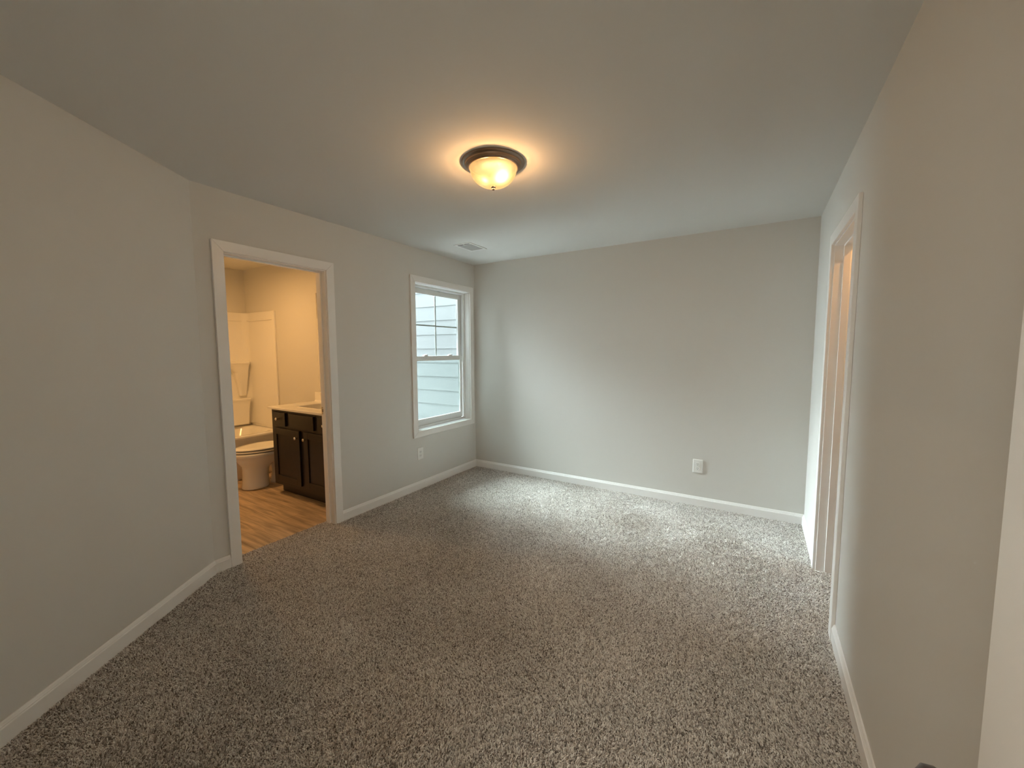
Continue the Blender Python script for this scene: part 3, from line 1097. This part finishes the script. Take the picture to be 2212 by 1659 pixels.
def wall_shelf(rows):
    """moulded shelf on the back panel: rows of (z, right edge, left edge, depth)"""
    loops = []
    for z, yr, yl, d in rows:
        x0_ = BX + pt - .002
        r_ = min(.045, d * .45)
        lp = [(x0_, yr, z)]
        for k in range(7):
            a = PI / 2 * k / 6
            lp.append((x0_ + d - r_ + r_ * math.sin(a), yr - r_ * .6 + r_ * .6 * math.cos(a), z))
        for k in range(7):
            a = PI / 2 * k / 6
            lp.append((x0_ + d - r_ + r_ * math.cos(a), yl + r_ - r_ * math.sin(a), z))
        lp.append((x0_, yl, z))
        loops.append(lp)
    return MB().loft(loops, smooth=False).build('wall_shelf', M['acrylic'], su, .003)


wall_shelf([(.868, -1.365, -1.440, .045), (1.00, -1.356, -1.462, .075), (1.16, -1.348, -1.500, .108), (1.235, -1.344, -1.560, .120), (1.262, -1.340, -1.60, .128), (1.270, -1.337, -1.615, .134), (1.286, -1.335, -1.62, .136), (1.296, -1.338, -1.617, .132)])
wall_shelf([(TS + .002, -1.372, -1.60, .112), (.70, -1.362, -1.61, .122), (.780, -1.354, -1.615, .128), (.806, -1.350, -1.62, .134), (.814, -1.347, -1.625, .140), (.832, -1.345, -1.63, .142), (.842, -1.348, -1.627, .138)])

# ------------------------------------------------------------------ toilet
TCX = -1.545
to = thing('toilet', (TCX, -1.65, 0), 'white toilet with closed lid between the vanity and the bathtub', 'toilet')


def egg(yf, yb_, hw, z, n=40, k=.18, flat=0.0):
    """egg outline pointing to -Y: front yf, back yb_"""
    cy_, hl = (yf + yb_) / 2, (yb_ - yf) / 2
    pts = []
    for j in range(n):
        a = 2 * PI * j / n
        s_, c_ = math.sin(a), math.cos(a)
        w_ = hw * (1 + k * s_) * (abs(c_) ** .92) * (1 if c_ >= 0 else -1)
        pts.append((TCX + w_, cy_ + hl * s_, z))
    return pts


DT = .016
m_ = MB()
m_.loft([egg(-1.940, -1.69, .112, 0, k=.0), egg(-1.942, -1.69, .113, .012, k=.0), egg(-1.936, -1.69, .108, .05, k=.0), egg(-1.930, -1.69, .104, .13, k=.0), egg(-1.930, -1.68, .104, .20, k=.0), egg(-1.936, -1.63, .110, .238, k=-.02), egg(-1.962, -1.52, .138, .268, k=-.03),
         egg(-1.988, -1.48, .168, .312, k=.0), egg(-1.996, -1.48, .178, .340, k=.0), egg(-2.000, -1.48, .183, .343, k=.0), egg(-2.002, -1.48, .184, .370, k=.0), egg(-1.998, -1.48, .180, .380, k=.0)])
bw_ = m_.build('toilet_bowl', M['porcelain'], to)
m_ = MB()
m_.loft([egg(-1.66, -1.36, .098, 0, k=0), egg(-1.66, -1.36, .098, .026, k=0), egg(-1.655, -1.37, .060, .034, k=0), egg(-1.64, -1.37, .052, .12, k=0), egg(-1.64, -1.37, .060, .24, k=0), egg(-1.62, -1.37, .09, .34, k=0)])
m_.build('trapway', M['porcelain'], bw_)
m_ = MB()
m_.box((TCX - .10, -1.46, .10), (TCX + .10, -1.31, .385))
m_.build('tank_deck', M['porcelain'], bw_, .02, seg=3)
m_ = MB()
m_.loft([egg(-1.985, -1.50, .160, .388), egg(-1.998, -1.50, .181, .389), egg(-2.004, -1.50, .187, .392), egg(-2.004, -1.50, .187, .402), egg(-1.996, -1.50, .180, .405), egg(-1.98, -1.50, .16, .406)])
m_.build('toilet_seat', M['porcelain'], to)
m_ = MB()
m_.loft([egg(-1.98, -1.50, .160, .413), egg(-1.996, -1.495, .180, .414), egg(-2.003, -1.495, .186, .417), egg(-2.001, -1.495, .184, .425), egg(-1.988, -1.50, .174, .430), egg(-1.93, -1.53, .13, .433)])
m_.build('toilet_lid', M['porcelain'], to)
for sx_ in (-.075, .075):
    MB().box((TCX + sx_ - .02, -1.515, .382), (TCX + sx_ + .02, -1.478, .430)).build('lid_hinge', M['porcelain'], to, .006)
MB().box((TCX - .205, -1.478, .386), (TCX + .205, -1.312, .70)).build('tank', M['porcelain'], to, .02, seg=3)
MB().box((TCX - .215, -1.490, .701), (TCX + .215, -1.310, .735)).build('tank_lid', M['porcelain'], to, .008, seg=3)
for sx_ in (-.098, .098):
    MB().lathe([(0, 0), (.016, 0), (.016, .012), (.010, .022), (0, .024)], (TCX + sx_ * .86, -1.52, .024), 'Z', 16).build('bolt_cap', M['porcelain'], to)

for o in bpy.data.objects:
    if '_org' in o:
        del o['_org']
bpy.context.view_layer.update()
